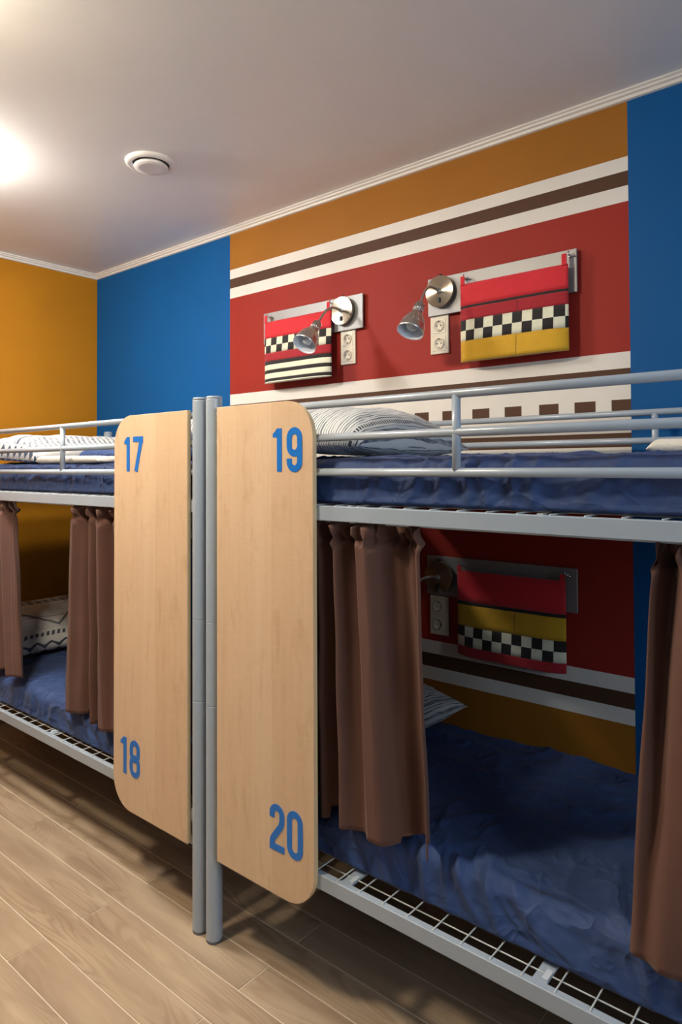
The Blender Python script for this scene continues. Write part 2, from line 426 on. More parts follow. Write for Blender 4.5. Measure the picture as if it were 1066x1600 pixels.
def cornice(name, along):
    prof = [(0, 0), (0.028, 0), (0.028, -0.006), (0.022, -0.009), (0.020, -0.016), (0.012, -0.019), (0.010, -0.029), (0, -0.031)]
    bm = bmesh.new(); rings = []
    pts = {'back': [(X_LEFT, Y_BACK), (X_RIGHT, Y_BACK)], 'left': [(X_LEFT, Y_FRONT), (X_LEFT, Y_BACK)],
           'front': [(X_LEFT, Y_FRONT), (X_RIGHT, Y_FRONT)], 'right': [(X_RIGHT, Y_FRONT), (X_RIGHT, Y_BACK)]}[along]
    for i, (px, py) in enumerate(pts):
        ring = []
        for a, h in prof:
            s = a if i == 0 else -a
            if along == 'back': p = (px+s, py-a, Z_CEIL+h)
            elif along == 'left': p = (px+a, py+s, Z_CEIL+h)
            elif along == 'front': p = (px+s, py+a, Z_CEIL+h)
            else: p = (px-a, py+s, Z_CEIL+h)
            ring.append(bm.verts.new(p))
        rings.append(ring)
    for k in range(len(prof)):
        k2 = (k+1) % len(prof); bm.faces.new((rings[0][k], rings[0][k2], rings[1][k2], rings[1][k]))
    bmesh.ops.recalc_face_normals(bm, faces=bm.faces)
    return struct(name, bm, M['cornice'])
for i, a in enumerate(('back', 'left', 'front', 'right')): cornice('trim_%d' % (i+1), a)
struct('baseboard_back', B(X_LEFT+0.014, X_RIGHT, Y_BACK-0.014, Y_BACK, 0, 0.06), M['base'])
struct('baseboard_left', B(X_LEFT, X_LEFT+0.014, Y_FRONT, Y_BACK, 0, 0.06), M['base'])

# ------------------------------------------------------------------ bunk beds
YR = 1.388          # front rail line
YB_ = 2.295         # rear rail line
BL = 2.05           # length between post centres
Z_LOW, Z_UP = 0.337, 1.335   # underside of the side beams
BH = 0.041

def round_rect_board(x0, x1, z0, z1, r, side):
    pts = []
    def arc(cx, cz, a0, a1):
        for i in range(13):
            a = math.radians(a0+(a1-a0)*i/12); pts.append((cx+r*math.cos(a), cz+r*math.sin(a)))
    if side > 0:
        pts += [(x0, z1), (x0, z0)]; arc(x1-r, z0+r, -90, 0); arc(x1-r, z1-r, 0, 90)
    else:
        pts += [(x1, z0), (x1, z1)]; arc(x0+r, z1-r, 90, 180); arc(x0+r, z0+r, 180, 270)
    return pts

def ribbon(bm, path, s, closed, to, y0, y1):
    n = len(path); L_, R_ = [], []
    for i, p in enumerate(path):
        p = Vector(p)
        a = Vector(path[(i-1) % n]) if (closed or i > 0) else p
        b = Vector(path[(i+1) % n]) if (closed or i < n-1) else p
        d1 = (p-a).normalized() if (p-a).length > 1e-9 else (b-p).normalized()
        d2_ = (b-p).normalized() if (b-p).length > 1e-9 else d1
        nn = Vector((-(d1+d2_).y, (d1+d2_).x)).normalized()
        n1 = Vector((-d1.y, d1.x)); k = 1/max(0.35, nn.dot(n1))
        L_.append(p+nn*s/2*k); R_.append(p-nn*s/2*k)
    fl_ = [(bm.verts.new((*[to(q)[0]], y0, to(q)[1])), bm.verts.new((*[to(q)[0]], y1, to(q)[1]))) for q in L_]
    fr_ = [(bm.verts.new((*[to(q)[0]], y0, to(q)[1])), bm.verts.new((*[to(q)[0]], y1, to(q)[1]))) for q in R_]
    for i in range(n if closed else n-1):
        j = (i+1) % n
        bm.faces.new((fl_[i][0], fr_[i][0], fr_[j][0], fl_[j][0]))
        bm.faces.new((fl_[i][0], fl_[j][0], fl_[j][1], fl_[i][1])); bm.faces.new((fr_[j][0], fr_[i][0], fr_[i][1], fr_[j][1]))
    if not closed:
        for i in (0, n-1): bm.faces.new((fl_[i][0], fl_[i][1], fr_[i][1], fr_[i][0]))

def stadium(x0, x1, z0, z1, a0=0.0, a1=360.0, n=10):
    r = (x1-x0)/2; cx = (x0+x1)/2; p = []
    for i in range(n+1):
        a = math.radians(180*i/n); p.append((cx+r*math.cos(a), z1-r+r*math.sin(a)))
    for i in range(n+1):
        a = math.radians(180+180*i/n); p.append((cx+r*math.cos(a), z0+r+r*math.sin(a)))
    return p

def digit(bm, ch, x0, w, z0, h, y0, y1):
    s = 0.0188; to = lambda q: (x0+q[0], z0+q[1]); a, b = s/2, w-s/2
    cnt = [0]
    def lift(): cnt[0] += 1; return y0-0.00025*cnt[0]
    R_ = lambda path, closed=False: ribbon(bm, path, s, closed, to, lift(), y1)
    if ch == '0': R_(stadium(a, b, a, h-a), True)
    elif ch == '8':
        R_(stadium(a, b, a, 0.50*h+a*0.5), True); R_(stadium(a+0.001, b-0.001, 0.50*h-a*0.3, h-a), True)
    elif ch == '9':
        R_(stadium(a, b, 0.42*h, h-a), True)
        r = (b-a)/2; cx = (a+b)/2
        R_([(b, 0.72*h), (b, a+r)] + [(cx+r*math.cos(math.radians(-18*i)), a+r+r*math.sin(math.radians(-18*i))) for i in range(1, 11)] + [(a, 0.30*h)])
    elif ch == '1':
        R_([(w-a, 0), (w-a, h)])
        prism(bm, [to(q) for q in ((0, 0.795*h), (w-s*0.9, 0.795*h), (w-s*0.9, h), (w-s*0.98, h), (0.35*(w-s), 0.905*h), (0, 0.885*h))], lift(), y1)
    elif ch == '7':
        R_([(0, h-a), (w-s*0.3, h-a)]); R_([(w-a*1.05, h-s*0.5), (w*0.30, 0)])
        prism(bm, [to(q) for q in ((w-s, h-s), (w, h-s*1.3), (w, h), (w-s, h))], lift(), y1)
    elif ch == '2':
        r = (b-a)/2; cx = (a+b)/2
        p = [(a, 0.69*h), (a, h-a-r)] + [(cx-r*math.cos(math.radians(18*i)), h-a-r+r*math.sin(math.radians(18*i))) for i in range(1, 10)]
        p += [(b, h-a-r), (b, 0.70*h), (b-0.001, 0.62*h), (b-0.006, 0.54*h), (a+0.006, 0.27*h), (a+0.001, 0.20*h), (a, s*0.8)]
        R_(p); R_([(0, a), (w, a)])

def number(txt, boxes, yf, parent, label):
    bm = bmesh.new()
    for ch, (x0, x1, z0, z1) in zip(txt, boxes): digit(bm, ch, x0, x1-x0, z0, z1-z0, yf-0.0009, yf)
    bmesh.ops.recalc_face_normals(bm, faces=bm.faces)
    o = obj('number', bm, M['number'], parent); o['label'] = label
    return o

def post(parent, x, y):
    r = 0.0257; bm = bmesh.new()
    def seg(z0, z1, rr): lathe(bm, [(rr-0.0015, z0), (rr-0.0004, z0+0.0006), (rr, z0+0.0018), (rr, z0+0.004), (rr, z1-0.004), (rr, z1-0.0018), (rr-0.0004, z1-0.0006), (rr-0.0015, z1)], (x, y, 0), (0, 0, 1), 32)
    seg(0.008, 0.7335, r); seg(0.7335, 0.9945, r); seg(0.9945, 1.700, r)
    o = obj('post', bm, M['metal'], parent)
    bm = bmesh.new(); lathe(bm, [(r*0.98, 1.700), (r*0.98, 1.7055), (r*0.9, 1.7085), (0, 1.709)], (x, y, 0), (0, 0, 1), 32)
    obj('post_cap', bm, M['metal'], o)
    bm = bmesh.new(); lathe(bm, [(r*0.96, 0.0), (r*1.0, 0.003), (r*0.98, 0.008)], (x, y, 0), (0, 0, 1), 32)
    obj('foot_cap', bm, M['foot'], o)

def make_bed(xp, s, label, group, board, nums, upright_u, rear_u, clips):
    t = thing('bunk_bed', label, 'bunk bed', (xp+s*BL/2, (YR+YB_)/2, 0), group)
    X = lambda u: xp+s*u
    def bx(u0, u1, y0, y1, z0, z1, bev=0.0): return B(min(X(u0), X(u1)), max(X(u0), X(u1)), y0, y1, z0, z1, bev=bev)
    for u in (0, BL):
        for y in (YR, YB_): post(t, X(u), y)
    for zb in (Z_LOW, Z_UP):
        for y0, y1 in ((1.378, 1.398), (YB_-0.010, YB_+0.010)):
            obj('side_beam', bx(0.024, BL-0.024, y0, y1, zb, zb+BH, 0.002), M['metal'], t)
        for u in (0, BL):
            obj('end_beam', bx(u-0.010, u+0.010, YR+0.024, YB_-0.024, zb, zb+BH, 0.002), M['metal'], t)
        # sprung wire base: long bars, cross wires over them, flat cross supports
        zt = zb+BH
        long_ = bmesh.new()
        for y in [1.428]+[1.428+0.121*k for k in range(1, 8)]:
            tube(long_, [(X(0.012), y, zt-0.004), (X(BL-0.012), y, zt-0.004)], 0.0018, 6)
        base = obj('wire_base', long_, M['wire'], t)
        proto = None; u = 0.062
        while u < BL-0.03:
            if proto is None:
                bm = bmesh.new(); tube(bm, [(X(u), 1.381, zt-0.001), (X(u), 1.388, zt+0.0015), (X(u), 1.402, zt+0.001), (X(u), YB_-0.012, zt+0.001)], 0.0019, 6)
                proto = obj('cross_wire', bm, M['wire'], base); c0 = wloc(proto); u00 = u
            else: share(proto, 'cross_wire', c0+Vector((s*(u-u00), 0, 0)), base)
            u += 0.0745
        for uc in clips:
            o = obj('cross_support', bx(uc-0.016, uc+0.016, 1.398, YB_-0.010, zt-0.0075, zt-0.003), M['metal'], t)
            obj('clip', bx(uc+0.002, uc+0.016, 1.406, 1.438, zt-0.003, zt+0.0015, 0.0006), M['clip'], o)
        # bolt brackets below the beams where the board is fixed
        o = obj('bracket', bx(0.022, 0.075, 1.392, 1.396, zb-0.085, zb), M['metal'], t)
        bm = bmesh.new(); tube(bm, [(X(0.052), 1.3785, zb-0.045), (X(0.052), 1.398, zb-0.045)], 0.004, 8); lathe(bm, [(0.008, 0), (0.008, 0.005)], (X(0.052), 1.386, zb-0.045), (0, 1, 0), 6, smooth=False)
        obj('bolt', bm, M['bolt'], o)
    # guard rails
    for y, us in ((YR, upright_u), (YB_, rear_u)):
        for z in (1.653, 1.562, 1.467):
            bm = bmesh.new(); tube(bm, [(X(0.02), y, z), (X(BL-0.02), y, z)], 0.0108, 16); obj('guard_rail', bm, M['metal'], t)
        for u in us:
            bm = bmesh.new(); tube(bm, [(X(u), y, 1.469), (X(u), y, 1.651)], 0.0105, 14); obj('guard_upright', bm, M['metal'], t)
    for u in (0, BL):
        for z in (1.60, 1.48):
            bm = bmesh.new(); tube(bm, [(X(u), YR+0.02, z), (X(u), YB_-0.02, z)], 0.0108, 12); obj('end_rail', bm, M['metal'], t)
    for y in (1.420,):
        bm = bmesh.new(); tube(bm, [(X(0.02), y+0.012, 1.329), (X(BL-0.02), y+0.012, 1.329)], 0.002, 8); obj('curtain_wire', bm, M['metal'], t)
    # numbered end board
    x0, x1 = board; yf = 1.362
    bm = bmesh.new(); prism(bm, round_rect_board(x0, x1, 0.2705, 1.669, 0.105, s), yf, yf+0.016)
    for f in bm.faces: f.material_index = 0 if abs(f.normal.y) > 0.9 else 1
    es = [e for e in bm.edges if e.calc_face_angle(0) > 1.0 and abs(e.verts[0].co.y-e.verts[1].co.y) < 1e-6]
    bmesh.ops.bevel(bm, geom=es, offset=0.0012, segments=1, affect='EDGES')
    bd = obj('number_board', bm, [M['maple'], M['maple_edge']], t)
    bd['label'] = 'maple board with rounded outer corners and blue numbers'
    for txt, boxes, lab in nums: number(txt, boxes, yf, bd, lab)
    return t

K = 1.362/1.344
def nb(x0, x1, z0, z1): return (x0*K, x1*K, 1.48+(z0-1.48)*K, 1.48+(z1-1.48)*K)
make_bed(-1.680, 1, 'right hand bunk bed of grey steel, nearer the camera, its board on the left end', 'bunk beds along the wall', (-1.6365, -1.2325),
         [('19', [nb(-1.3685, -1.3335, 1.4692, 1.591), nb(-1.3135, -1.2550, 1.4680, 1.592)], 'blue number 19'),
          ('20', [nb(-1.3845, -1.3270, 0.410, 0.539), nb(-1.3165, -1.2575, 0.410, 0.541)], 'blue number 20')], (0.879, 1.70), (1.08,), (0.53, 1.065, 1.60))
make_bed(-1.748, -1, 'left hand bunk bed of grey steel beside the orange wall', 'bunk beds along the wall', (-2.2130, -1.7840),
         [('17', [nb(-2.1180, -2.0850, 1.4697, 1.591), nb(-2.0640, -2.0045, 1.4697, 1.591)], 'blue number 17'),
          ('18', [nb(-2.1370, -2.1010, 0.411, 0.537), nb(-2.0810, -2.0195, 0.4105, 0.5385)], 'blue number 18')], (0.890, 1.70), (1.08,), (0.45, 1.0, 1.55))

# ------------------------------------------------------------------ mattresses
def mattress(x0, x1, y0, y1, z0, z1, seed, label, amp=1.0):
    nx, per = 300, []
    r = 0.048
    hy, hz = (y1-y0)/2, (z1-z0)/2; cy, cz = (y0+y1)/2, (z0+z1)/2
    def add(a, b, n):
        for i in range(n): per.append((a[0]+(b[0]-a[0])*i/n, a[1]+(b[1]-a[1])*i/n))
    def arc(ccy, ccz, a0, q=1.0):
        for i in range(6):
            a = math.radians(a0+90*i/6); per.append((ccy-(1-q)*r+q*r*math.cos(a), ccz-(1-q)*r+q*r*math.sin(a)))
    add((hy, -hz+r), (hy, hz-r), 8); arc(hy-r, hz-r, 0); add((hy-r, hz), (-hy+r, hz), 60); arc(-hy+r, hz-r, 90)
    add((-hy, hz-r), (-hy, -hz+r*0.3), 12); arc(-hy+r, -hz+r, 180, 0.3); add((-hy+r*0.3, -hz), (hy-r, -hz), 8); arc(hy-r, -hz+r, 270)
    bm = bmesh.new(); rings = []
    for i in range(nx+1):
        t = i/nx; x = x0+(x1-x0)*t
        e = min(t, 1-t)*(x1-x0); sc_ = 1.0
        if e < 0.04: k = 1-e/0.04; sc_ = 1-0.045*k*k
        ring = []
        for (a, b) in per:
            yy, zz = a*(1-(1-sc_)*0.35), b*(1-(1-sc_)*4)
            p = Vector((x, cy+yy, cz+zz))
            front = max(0.0, min(1.0, (-a-hy+0.16)/0.16)); side = 1.0 if abs(a) > hy-r*1.01 else 0.0
            arc_ = (b+hz) if a < -hy+r else (2*hz+(a+hy))
            c = x+0.75*arc_*math.sin(x*3.1+seed)+0.10*noise.noise(Vector((x*3, arc_*4, seed)))
            w1 = (1-abs(noise.noise(Vector((c*10+seed, arc_*3.0, seed*1.7))))*1.6); w2 = (1-abs(noise.noise(Vector((c*21+seed*2, arc_*5+x, 3.3))))*1.6)
            msk = 0.35+0.65*max(0.0, min(1.0, 0.5+noise.noise(Vector((x*2.3+seed, arc_*2, 8.0)))*1.4))
            d = amp*(front*msk*(0.020*(w1*abs(w1)-0.75)+0.008*(w2*abs(w2)-0.75)))
            k3 = 1-abs(noise.noise(Vector((x*2.7+a*3.1+seed*3, a*3.3-x*1.9, 2.0))))*2.2; k4 = 1-abs(noise.noise(Vector((x*6.1-a*4.0+seed, a*7.0+x*2.5, 5.0))))*2.2
            d += amp*(1-front)*(0.012*max(k3, 0)**3+0.006*max(k4, 0)**3+0.006*noise.noise(Vector((x*2.2, a*3, seed)))-0.011)
            nrm = Vector((0, a/hy if abs(a) > hy-r else 0, b/hz if abs(b) > hz-r else 0))
            if nrm.length > 0: nrm.normalize()
            if b < -hz+0.014: d *= 0.15
            crown = 0.010*(1-(a/hy)**2) if b > 0 else 0
            p += nrm*d + Vector((0, 0, crown))
            ring.append(bm.verts.new(p))
        rings.append(ring)
    n = len(per)
    for i in range(nx):
        for k in range(n): bm.faces.new((rings[i][k], rings[i][(k+1) % n], rings[i+1][(k+1) % n], rings[i+1][k]))
    bm.faces.new(list(reversed(rings[0]))); bm.faces.new(rings[-1])
    bmesh.ops.recalc_face_normals(bm, faces=bm.faces)
    o = obj('mattress', bm, M['sheet'], smooth=True, base=True)
    return tag(o, label, 'mattress', 'mattresses under navy sheets')
zu, zl = Z_UP+BH+0.0045, Z_LOW+BH+0.0045
mattress(-1.62, 0.31, 1.408, 2.258, zu, 1.506, 1.3, 'navy sheeted mattress behind the rails on the top bunk numbered 19')
mattress(-1.62, 0.31, 1.446, 2.258, zl, 0.520, 4.1, 'navy sheeted mattress on the dark lower bunk numbered 20', 1.3)
mattress(-3.74, -1.81, 1.408, 2.258, zu, 1.500, 7.7, 'navy sheeted mattress under the white towel on the top bunk numbered 17')
mattress(-3.74, -1.81, 1.420, 2.258, zl, 0.508, 9.2, 'navy sheeted mattress on the lower bunk numbered 18', 0.9)

# ------------------------------------------------------------------ pillows, towels
def pillow(cx, cy, cz, wx, wy, th, rot, mat, seed, seam=0.46, pw=0.55, droop=0.0, ev=2.6, name='pillow', n=44):
    bm = bmesh.new(); uvl = bm.loops.layers.uv.new('UVMap'); g = {}
    R_ = Matrix.Rotation(rot[2], 4, 'Z') @ Matrix.Rotation(rot[1], 4, 'Y') @ Matrix.Rotation(rot[0], 4, 'X')
    for sgn in (1, -1):
        for i in range(n+1):
            for j in range(n+1):
                u, v = 2*i/n-1, 2*j/n-1
                if abs(u) == 1 or abs(v) == 1:
                    if (0, i, j) in g: continue
                key = (0 if abs(u) == 1 or abs(v) == 1 else sgn, i, j)
                h = max(0.0, (1-abs(u)**2.6)*(1-abs(v)**ev))**pw
                pin = 1-0.07*(1-abs(v)**2)*abs(u)**3
                pin2 = 1-0.07*(1-abs(u)**2)*abs(v)**3
                z = th*h*((1-seam) if sgn > 0 else -seam)
                z += 0.010*h*noise.noise(Vector((u*3+seed, v*3, sgn*2))) + 0.004*noise.noise(Vector((u*8+seed, v*8, sgn)))
                if sgn < 0: z = max(z, -th*seam*0.85)
                if v < 0: z -= droop*v*v
                p = R_ @ Vector((u*wx/2*pin, v*wy/2*pin2, z))
                g[key] = bm.verts.new(p+Vector((cx, cy, cz)))
    def G(sgn, i, j): return g.get((sgn, i, j)) or g[(0, i, j)]
    for sgn in (1, -1):
        for i in range(n):
            for j in range(n):
                q = [(i, j), (i+1, j), (i+1, j+1), (i, j+1)]
                if sgn < 0: q.reverse()
                f = bm.faces.new([G(sgn, *a) for a in q]); f.smooth = True
                for l, a in zip(f.loops, q):
                    uu = a[0]/n
                    l[uvl].uv = (uu, a[1]/n)
    return obj(name, bm, mat, base=True)
def pil(label, *a): return tag(pillow(*a), label, 'pillow', 'patterned pillows')
pil('grey and white striped pillow behind the rails beside the board numbered 19', -1.400, 1.80, 1.552, 0.46, 0.66, 0.165, (0, 0.05, 0.03), M['pillow_striped'], 1.0, 0.22, 0.5)
pil('striped pillow half behind the brown curtain on the dark lower bunk', -1.50, 1.93, 0.612, 0.46, 0.66, 0.155, (0, 0.12, -0.05), M['pillow_striped'], 5.0)
pil('pillow with diamond and zigzag borders on the top bunk numbered 17', -3.355, 1.83, 1.540, 0.62, 0.73, 0.130, (0.0, 0.05, 0.0), M['pillow_upper'], 9.0, 0.15, 0.40, 0.008, 9.0)
pil('pillow with large triangles and dashed bands on the lower bunk numbered 18', -3.61, 1.82, 0.632, 0.46, 0.70, 0.13, (0, 0.40, 0.0), M['pillow_lower'], 12.0)
pil('pale pillow mostly hidden behind the board numbered 17', -2.62, 2.03, 1.655, 0.52, 0.36, 0.17, (0, 0.0, 0.10), M['pillow_striped'], 15.0)

def folded_towel(x0, x1, y0, y1, z0, h, seed, label, name='towel', mat='towel', group='folded white towels', taper=0.30):
    """a towel folded in layers: fold loop at the front, slight sag along its length"""
    bm = bmesh.new(); nx, rings = 60, []
    sec = []
    layers = 3; lt = h/layers
    ny = 14
    for i in range(ny+1): sec.append((i/ny, 0.0))
    for i in range(1, 8): a = -90+180*i/8; sec.append((1+0.5*h/(y1-y0)*math.cos(math.radians(a)), 0.5+0.5*math.sin(math.radians(a))))
    for i in range(ny, -1, -1): sec.append((i/ny, 1.0))
    for i in range(1, 8): a = 90+180*i/8; sec.append((0.5*h/(y1-y0)*math.cos(math.radians(a)), 0.5+0.5*math.sin(math.radians(a))))
    for i in range(nx+1):
        t = i/nx; x = x0+(x1-x0)*t; e = min(t, 1-t)*nx
        k = 1.0 if e > 4 else math.sqrt(max(0.04, 1-((4-e)/4)**2))
        tap = 1.0-taper*max(0, t-0.35)
        ring = []
        for a, b in sec:
            w_ = 0.003*noise.noise(Vector((x*14+seed, a*5, b*2)))
            groove = -0.0035*(math.cos(b*layers*2*PI)*0.5+0.5) if (a < 0.0 or a > 1.0) else 0
            aa = a+(groove if a > 1 else -groove)*4
            ring.append(bm.verts.new((x+0.01*noise.noise(Vector((seed, a*3, b*2)))*(1 if t > 0.5 else -1)*(1-k), y1-(y1-y0)*aa, z0+0.001+h*tap*(0.5+(b-0.5)*k)*(1 if b > 0 else 1) + (w_ if b > 0.3 else 0)-h*tap*0.5*(1-k)*0.6)))
        rings.append(ring)
    n = len(sec)
    for i in range(nx):
        for k in range(n): bm.faces.new((rings[i][k], rings[i][(k+1) % n], rings[i+1][(k+1) % n], rings[i+1][k]))
    bm.faces.new(list(reversed(rings[0]))); bm.faces.new(rings[-1])
    bmesh.ops.recalc_face_normals(bm, faces=bm.faces)
    return tag(obj(name, bm, M[mat], smooth=True, base=True), label, name, group)
folded_towel(-3.00, -2.475, 1.465, 1.62, 1.502, 0.034, 2.0, 'long folded white towel behind the rails of the top bunk numbered 17')
folded_towel(-3.01, -2.30, 1.68, 2.20, 1.519, 0.050, 4.0, 'folded navy blanket between the white towel and the zigzag pillow', 'blanket', 'sheet', None, 0.0)
folded_towel(-0.515, -0.05, 1.90, 2.11, 1.516, 0.034, 6.0, 'folded white towel at the right edge on the top bunk numbered 19')

# ------------------------------------------------------------------ curtains
def catmull(P, t):
    n = len(P)-1; f = min(max(t, 0), 1)*n; i = min(int(f), n-1); u = f-i
    p0, p1, p2, p3 = P[max(i-1, 0)], P[i], P[i+1], P[min(i+2, n)]
    return tuple(0.5*(2*b+(c-a)*u+(2*a-5*b+4*c-d)*u*u+(-a+3*b-3*c+d)*u**3) for a, b, c, d in zip(p0, p1, p2, p3))

def curtain(nodes, zt, label, seed, ns=220, nz=70):
    """nodes: (x_top, y_top, x_bottom, y_bottom, z_bottom) along the cloth"""
    bm = bmesh.new(); rows_f, rows_b = [], []
    for j in range(nz+1):
        v = (j/14)*0.1 if j <= 14 else 0.1+0.9*(j-14)/(nz-14); rf = []
        for i in range(ns+1):
            t = i/ns; xt, yt, xb, yb, zb = catmull(nodes, t)
            vv = v**0.85
            x = xt+(xb-xt)*vv; y = yt+(yb-yt)*vv
            z = zt+(zb-zt)*v
            dz = zt-z; lenx = abs(nodes[-1][0]-nodes[0][0])
            hd = max(0.0, min(1.0, (0.075-dz)/0.03))      # gathered heading
            ph = t*lenx/0.026*2*PI+2.0*noise.noise(Vector((t*9, dz*20, seed)))
            y += hd*(0.013*math.sin(ph)+0.006*math.sin(ph*0.53+dz*60)) + 0.016*math.exp(-((dz-0.045)/0.010)**2)
            x += hd*0.006*math.sin(ph*0.5+dz*70)
            y += (0.011*math.sin(t*lenx/0.068*2*PI+seed*2+0.6*v)+0.005*math.sin(t*lenx/0.037*2*PI+seed))*(1-0.45*v)*min(1.0, dz/0.08)
            x += 0.004*noise.noise(Vector((t*6, v*4, seed))); y += 0.004*noise.noise(Vector((t*9+4, v*5, seed)))
            y = max(y, 1.402 if z > 1.325 else 1.381)
            z = max(z, 0.541) if y > 1.428 else z
            rf.append(bm.verts.new((x, y, z)))
        rows_f.append(rf)
    for j in range(nz):
        for i in range(ns):
            bm.faces.new((rows_f[j][i], rows_f[j][i+1], rows_f[j+1][i+1], rows_f[j+1][i]))
    bm.normal_update()
    for rf in rows_f: rows_b.append([bm.verts.new(v.co+v.normal*0.0016) for v in rf])
    for j in range(nz):
        for i in range(ns):
            bm.faces.new((rows_b[j][i], rows_b[j+1][i], rows_b[j+1][i+1], rows_b[j][i+1]))
    def strip(a, b):
        for k in range(len(a)-1): bm.faces.new((a[k], a[k+1], b[k+1], b[k]))
    strip(rows_f[0], rows_b[0]); strip(rows_f[-1], rows_b[-1]); strip([r[0] for r in rows_f], [r[0] for r in rows_b]); strip([r[-1] for r in rows_f], [r[-1] for r in rows_b])
    bmesh.ops.recalc_face_normals(bm, faces=bm.faces)
    o = obj('curtain', bm, M['curtain'], smooth=True, base=True)
    return tag(o, label, 'curtain', 'brown bunk curtains')
NEAR, FAR = 1.386, 1.466
ZC = 1.334
curtain([(-1.36, FAR, -1.34, FAR, .515), (-1.33, NEAR, -1.315, NEAR+.01, .515), (-1.295, FAR, -1.285, FAR, .515), (-1.255, NEAR+.01, -1.250, NEAR+.015, .512), (-1.222, FAR, -1.205, FAR, .510),
         (-1.192, NEAR, -1.165, NEAR, .520), (-1.150, FAR, -1.120, 1.41, .520), (-1.108, NEAR, -1.065, NEAR, .522), (-1.060, 1.405, -1.010, 1.392, .522), (-1.005, FAR, -.962, 1.47, .53),
         (-.955, 1.42, -.925, 1.45, .53), (-.915, 1.400, -.905, 1.415, .512)], ZC, 'wide brown curtain hanging right of the board numbered 19 and 20', 1.0)
curtain([(-.372, 1.42, -.430, 1.412, .515), (-.345, FAR, -.385, NEAR, .515), (-.315, 1.395, -.32, NEAR+.005, .515), (-.285, FAR, -.25, 1.415, .515), (-.24, NEAR, -.18, NEAR, .515), (-.20, FAR, -.12, FAR, .515),
         (-.15, NEAR, -.05, NEAR, .515), (-.10, FAR, .01, FAR, .515), (-.05, NEAR, .06, NEAR, .515), (.0, FAR, .11, FAR, .515)], ZC, 'brown curtain cut off by the right edge of the picture', 2.0)
curtain([(-2.585, 1.425, -2.645, 1.42, .506), (-2.555, NEAR, -2.590, NEAR, .506), (-2.515, 1.42, -2.520, 1.400, .506), (-2.480, FAR, -2.470, FAR, .503), (-2.445, NEAR, -2.425, NEAR+.004, .492), (-2.405, FAR, -2.395, FAR, .492),
         (-2.370, NEAR, -2.350, NEAR, .492), (-2.320, FAR, -2.275, 1.40, .492), (-2.27, NEAR, -2.225, FAR, .492), (-2.21, FAR, -2.17, NEAR, .492), (-2.16, NEAR, -2.13, FAR, .492)], ZC, 'brown curtain with narrow folds left of the board numbered 17 and 18', 3.0)
curtain([(-3.70, FAR, -3.72, FAR, .54), (-3.64, NEAR, -3.64, NEAR, .54), (-3.57, FAR, -3.56, FAR, .54), (-3.50, NEAR, -3.47, NEAR, .54), (-3.43, FAR, -3.38, FAR, .54), (-3.36, NEAR, -3.29, NEAR, .54),
         (-3.29, FAR, -3.21, FAR, .54), (-3.22, NEAR, -3.13, NEAR, .54), (-3.17, 1.425, -3.075, 1.405, .545), (-3.135, 1.41, -3.03, 1.415, .545)], ZC, 'brown curtain cut off by the left edge of the picture', 4.0)

# ------------------------------------------------------------------ wall boards with reading lamps, organisers and sockets
def hook(parent, x, z):
    bm = bmesh.new(); y = 2.340
    lathe(bm, [(0.007, 0), (0.007, 0.003), (0.004, 0.005)], (x, y, z), (0, -1, 0), 12)
    tube(bm, [(x, y, z), (x, y-0.016, z), (x, y-0.021, z+0.003), (x, y-0.022, z+0.009)], 0.0024, 8)
    lathe(bm, [(0, -0.004), (0.003, -0.003), (0.0042, 0), (0.003, 0.003), (0, 0.004)], (x, y-0.022, z+0.011), (0, 0, 1), 10)
    tube(bm, [(x+0.014, y, z-0.002), (x+0.014, y-0.010, z-0.002)], 0.0022, 8)
    lathe(bm, [(0, 0), (0.0045, 0.001), (0.005, 0.004), (0.003, 0.007), (0, 0.008)], (x+0.014, y-0.009, z-0.002), (0, -1, 0), 10)
    obj('hook', bm, M['chrome'], parent)

def wall_plate(x0, x1, z0, z1, hooks, label):
    t = thing('wall_plate', label, 'wall plate', ((x0+x1)/2, Y_BACK, z0), 'steel plates on the striped wall')
    obj('plate', B(x0, x1, 2.340, 2.348, z0, z1, bev=0.0015), M['steel'], t)
    bm = bmesh.new()
    for xx in (x0+0.05, x1-0.05): box(bm, xx-0.012, xx+0.012, 2.348, Y_BACK, z0+0.03, z1-0.03)
    obj('spacer', bm, M['black'], t)
    for hx, hz in hooks: hook(t, hx, hz)
    return t

def bezier(p0, p1, p2, p3, n=18):
    return [tuple((1-t)**3*a+3*(1-t)**2*t*b+3*(1-t)*t*t*c+t**3*d for a, b, c, d in zip(p0, p1, p2, p3)) for t in [i/n for i in range(n+1)]]

